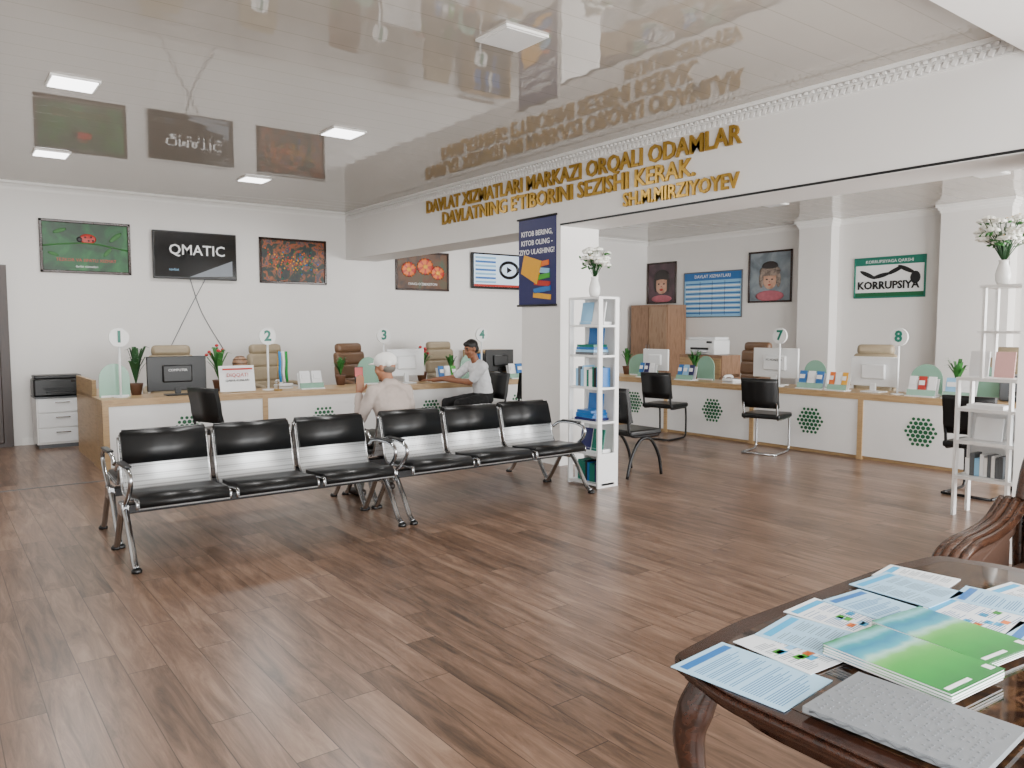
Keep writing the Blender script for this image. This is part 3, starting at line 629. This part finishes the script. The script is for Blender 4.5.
# ---------------- people
def build_person(name,pr,cloth,vox=.0055):
    bm=bmesh.new()
    for p in pr:
        if p[0]=='c':
            _,a,c,r0,r1,_m=p;a=V(a);c=V(c);d=c-a
            M=Matrix.Translation((a+c)/2)@d.to_track_quat('Z','Y').to_matrix().to_4x4()
            bmesh.ops.create_cone(bm,cap_ends=True,segments=20,radius1=r0,radius2=r1,depth=d.length,matrix=M)
            for P_,r_ in((a,r0),(c,r1)): bmesh.ops.create_icosphere(bm,subdivisions=2,radius=r_*1.01,matrix=Matrix.Translation(P_))
        else:
            _,c,R,r_,_m=p;bmesh.ops.create_icosphere(bm,subdivisions=3,radius=1,matrix=Matrix.Translation(V(c))@R.to_4x4()@Matrix.Diagonal((*r_,1)))
    me=bpy.data.meshes.new('t');bm.to_mesh(me);bm.free();o=bpy.data.objects.new('t',me);bpy.context.collection.objects.link(o)
    md=o.modifiers.new('r','REMESH');md.mode='VOXEL';md.voxel_size=vox
    sm=o.modifiers.new('s','SMOOTH');sm.iterations=2;sm.factor=.5
    bpy.context.view_layer.update();me2=bpy.data.meshes.new_from_object(o.evaluated_get(bpy.context.evaluated_depsgraph_get()))
    bpy.data.objects.remove(o)
    ms=[]
    for p in pr:
        if p[-1] not in ms: ms.append(p[-1])
    def near(C):
        N=len(C);best=np.full(N,1e9);idx=np.zeros(N,int)
        for p in pr:
            if p[0]=='c':
                a=np.array(p[1]);d=np.array(p[2])-a;t=np.clip(((C-a)@d)/(d@d+1e-12),0,1);D=np.linalg.norm(C-(a+t[:,None]*d),axis=1)-(p[3]+(p[4]-p[3])*t)
            else:
                R=np.array(p[2].to_3x3());lc=((C-np.array(p[1]))@R)/np.array(p[3]);k=np.linalg.norm(lc,axis=1);D=(k-1)*min(p[3])
            s_=D<best;best[s_]=D[s_];idx[s_]=ms.index(p[-1])
        return idx
    N=len(me2.polygons);C=np.zeros(N*3);me2.polygons.foreach_get('center',C);idx=near(C.reshape(-1,3))
    for m_ in ms: me2.materials.append(m_)
    me2.polygons.foreach_set('material_index',idx.astype(np.int32));me2.polygons.foreach_set('use_smooth',np.ones(N,bool));me2.name=name
    NV=len(me2.vertices);C=np.zeros(NV*3);me2.vertices.foreach_get('co',C);vi=near(C.reshape(-1,3));ci=[ms.index(c) for c in cloth]
    o=bpy.data.objects.new(name,me2);bpy.context.collection.objects.link(o)
    vg=o.vertex_groups.new(name='cloth');vg.add([int(k) for k in np.nonzero(np.isin(vi,ci))[0]],1.,'REPLACE')
    s2=o.modifiers.new('cs','SMOOTH');s2.iterations=14;s2.factor=.6;s2.vertex_group='cloth'
    tx=bpy.data.textures.new('folds','CLOUDS');tx.noise_scale=.07;tx.noise_depth=1
    dm=o.modifiers.new('fold','DISPLACE');dm.texture=tx;dm.strength=.018;dm.mid_level=.42;dm.vertex_group='cloth';dm.texture_coords='LOCAL'
    return o
def loft(pr,st,m_,n_=5):
    for (c0,r0),(c1,r1) in zip(st,st[1:]):
        for k in range(n_+1):
            t=k/n_;pr.append(('e',tuple(V(c0).lerp(V(c1),t)),Matrix.Identity(3),tuple(V(r0).lerp(V(r1),t)),m_))
def basis(f,up=(0,0,1)):
    f=V(f).normalized();r_=f.cross(V(up)).normalized();u=r_.cross(f)
    return Matrix((r_,f,u)).transposed()
def head(pr,c,f,sk,hr,cap=None):
    R=basis(f);c=V(c)
    def e(p,r_,m_): pr.append(('e',tuple(c+R@V(p)),R,r_,m_))
    def k(a,b2,r0,r1,m_): pr.append(('c',tuple(c+R@V(a)),tuple(c+R@V(b2)),r0,r1,m_))
    e((0,-.01,.025),(.074,.092,.088),sk);e((0,.018,-.04),(.058,.064,.072),sk);e((0,.055,-.088),(.026,.022,.02),sk)
    k((0,.08,.02),(0,.092,-.018),.009,.012,sk);e((.011,.084,-.022),(.009,.008,.008),sk);e((-.011,.084,-.022),(.009,.008,.008),sk)
    k((-.042,.070,.033),(-.014,.078,.036),.006,.006,hr);k((.042,.070,.033),(.014,.078,.036),.006,.006,hr)
    for s_ in(-1,1):
        e((s_*.029,.073,.014),(.012,.008,.006),eye);e((s_*.076,-.005,-.0),(.008,.018,.03),sk);e((s_*.042,.05,-.03),(.024,.026,.026),sk)
    k((-.018,.077,-.056),(.018,.077,-.056),.006,.006,lip)
    if cap:
        e((0,-.012,.055),(.088,.105,.078),cap);e((0,.095,.04),(.06,.058,.009),cap);e((0,-.04,-.012),(.072,.055,.045),hr)
        k((-.06,-.07,.03),(.06,-.07,.03),.024,.024,cap)
    else:
        e((0,-.02,.05),(.081,.093,.08),hr);e((0,-.048,-.005),(.077,.06,.066),hr);e((0,.035,.082),(.062,.05,.034),hr)
def hand(pr,w,d,nrm,sk,side=1,curl=.5):
    w=V(w);d=V(d).normalized();nn=V(nrm);nn=(nn-d*nn.dot(d)).normalized();s_=d.cross(nn)*side
    for k,(o_,L1) in enumerate(((-.028,.034),(-.0095,.04),(.0095,.038),(.027,.03))):
        kn=w+d*.088+s_*o_;pr.append(('c',tuple(w+d*.015+s_*o_*.6),tuple(kn),.014,.011,sk))
        p=kn;a=curl*.5
        for j in range(3):
            dd=(d*math.cos(a)+nn*math.sin(a));L_=L1*(1,.72,.55)[j];p2=p+dd*L_;pr.append(('c',tuple(p),tuple(p2),.0092-.001*j,.0085-.001*j,sk));p=p2;a+=curl
    t0=w+d*.03-s_*.028;t1=t0+(d*.6-s_*.7+nn*.25).normalized()*.038;t2=t1+(d*.9-s_*.2+nn*.3).normalized()*.03
    pr.append(('c',tuple(t0),tuple(t1),.013,.0105,sk));pr.append(('c',tuple(t1),tuple(t2),.0105,.0085,sk))
def shoe(pr,an,f,m_):
    an=V(an);f=V(f).normalized();base=V((an.x,an.y,.035))
    pr.append(('c',tuple(base-f*.05),tuple(base+f*.04),.034,.038,m_));pr.append(('c',tuple(base+f*.04),tuple(base+f*.16-V((0,0,.006))),.038,.028,m_));pr.append(('c',tuple(an),tuple(base),.036,.036,m_))
sh_=mat('beige_shirt','#ada098',.85,var=.05,scale=20);tr_=mat('grey_trousers','#4e4c46',.8);capm=mat('white_cap','#e6e5e1',.7);sho=mat('dark_shoes','#2a211c',.5);grh=mat('grey_hair','#66625b',.7)
pr=[]
loft(pr,[((3.24,5.96,.545),(.175,.13,.10)),((3.24,5.962,.58),(.17,.125,.09))],tr_,2)
loft(pr,[((3.24,5.965,.64),(.166,.122,.07)),((3.235,5.97,.73),(.165,.12,.08)),((3.225,5.985,.85),(.178,.116,.08)),((3.22,5.995,.92),(.17,.10,.065)),((3.22,6.0,.965),(.12,.08,.05))],sh_)
for s_ in(-1,1): pr.append(('c',(3.22,6.005,.995),(3.22+s_*.15,6.0,.945),.05,.058,sh_))
pr.append(('c',(3.18,5.99,1.02),(3.26,5.99,1.02),.034,.034,sh_))
pr.append(('c',(3.22,6.01,.98),(3.21,6.04,1.08),.054,.05,skin))
head(pr,(3.205,6.06,1.15),(-.55,.8,-.12),skin,grh,capm)
for hpx,kn,an,f in((3.14,(3.08,6.42,.515),(3.04,6.25,.09),(-.1,1,0)),(3.33,(3.38,6.42,.515),(3.4,6.36,.09),(.15,1,0))):
    pr+=[('c',(hpx,6.0,.53),kn,.088,.06,tr_),('c',kn,an,.058,.042,tr_)];shoe(pr,an,f,sho)
pr+=[('c',(3.06,6.0,.945),(2.98,6.10,.71),.058,.05,sh_),('c',(2.98,6.10,.71),(3.055,6.27,.89),.05,.036,sh_),('c',(3.055,6.27,.89),(3.06,6.275,.915),.026,.025,skin)]
hand(pr,(3.06,6.275,.915),(.1,-.02,1),(.3,.9,0),skin,1,.45)
pr+=[('c',(3.38,6.0,.945),(3.47,6.08,.69),.058,.05,sh_),('c',(3.47,6.08,.69),(3.40,6.30,.62),.05,.036,sh_),('c',(3.40,6.30,.62),(3.395,6.32,.615),.026,.025,skin)]
hand(pr,(3.395,6.32,.615),(-.1,1,-.1),(0,0,-1),skin,-1,.35)
build_person('seated_man',pr,[sh_,tr_])
q=B();q.box((0,0,0),(.075,.009,.155),blackp,bev=.004);q.box((0,.006,0),(.07,.002,.145),scrw);q.box((0,-.006,.03),(.07,.003,.08),redp);q.done('smartphone',(3.085,6.325,1.07),rot=(-.1,0,-.3))
ws=mat('white_shirt','#d8dadd',.8,var=.05,scale=20);bt=mat('black_trousers','#101012',.8)
pr=[]
loft(pr,[((5.80,8.27,.57),(.125,.165,.10)),((5.80,8.27,.61),(.12,.16,.085))],bt,2)
loft(pr,[((5.80,8.27,.67),(.118,.155,.06)),((5.785,8.27,.76),(.11,.15,.07)),((5.755,8.28,.87),(.113,.166,.08)),((5.73,8.28,.96),(.10,.16,.065)),((5.715,8.28,1.01),(.08,.12,.05))],ws)
for s_ in(-1,1): pr.append(('c',(5.715,8.28,1.04),(5.71,8.28+s_*.16,.995),.05,.06,ws))
pr.append(('c',(5.70,8.28,1.04),(5.65,8.28,1.14),.054,.05,skin2))
head(pr,(5.62,8.28,1.215),(-1,.0,-.3),skin2,hair)
for hy,kn,an in((8.19,(5.33,8.14,.53),(5.40,8.13,.09)),(8.36,(5.33,8.42,.53),(5.28,8.43,.09))):
    pr+=[('c',(5.75,hy,.56),kn,.09,.062,bt),('c',kn,an,.06,.042,bt)];shoe(pr,an,(-1,0,0),sho)
for s0,el,wr in(((5.70,8.12,.995),(5.60,8.28,.79),(5.48,8.66,.81)),((5.70,8.44,.995),(5.58,8.62,.83),(5.38,8.82,.80))):
    s0,el,wr=V(s0),V(el),V(wr);cu=s0+(el-s0)*.75
    pr+=[('c',tuple(s0),tuple(cu),.062,.056,ws),('c',tuple(cu),tuple(el),.046,.043,skin2),('c',tuple(el),tuple(wr),.043,.029,skin2)]
    hand(pr,tuple(wr),tuple((wr-el)*V((1,1,0))),(0,0,-1),skin2,1,.2)
build_person('seated_man',pr,[ws,bt])

# ---------------- lights
def area(name,loc,rot,sx_,sy_,p,col=(1,1,1)):
    ld=bpy.data.lights.new(name,'AREA');ld.shape='RECTANGLE';ld.size=sx_;ld.size_y=sy_;ld.energy=p;ld.color=col
    o=bpy.data.objects.new(name,ld);bpy.context.collection.objects.link(o);o.location=loc;o.rotation_euler=rot;return o
for i,(a,c) in enumerate(wins):
    area('daylight_window_light',((a+c)/2,YS-.02,1.55),(math.radians(90),0,0),c-a-.1,2.3,(315,340,560,560)[i],(.985,.985,.98))
for x,y in((.97,6.7),(3.2,6.82),(1.15,9.47),(3.32,9.6),(8.0,9.6)): area('ceiling_lamp',(x,y,H-.03),(0,0,0),.3,.3,34,(1,.99,.97))
w=bpy.data.worlds.new('world');bpy.context.scene.world=w;w.use_nodes=True;bg=w.node_tree.nodes['Background'];sk=w.node_tree.nodes.new('ShaderNodeTexSky');sk.sky_type='NISHITA';sk.sun_disc=False;sk.sun_elevation=math.radians(50);w.node_tree.links.new(sk.outputs[0],bg.inputs[0]);bg.inputs[1].default_value=.25
# ---------------- camera
cd=bpy.data.cameras.new('camera');co=bpy.data.objects.new('camera',cd);bpy.context.collection.objects.link(co)
cd.sensor_width=36;cd.lens=775/1024*36;cd.clip_start=.05;co.location=(0,0,1.5);co.rotation_euler=(math.radians(90-4.2),0,math.radians(-37.2));bpy.context.scene.camera=co
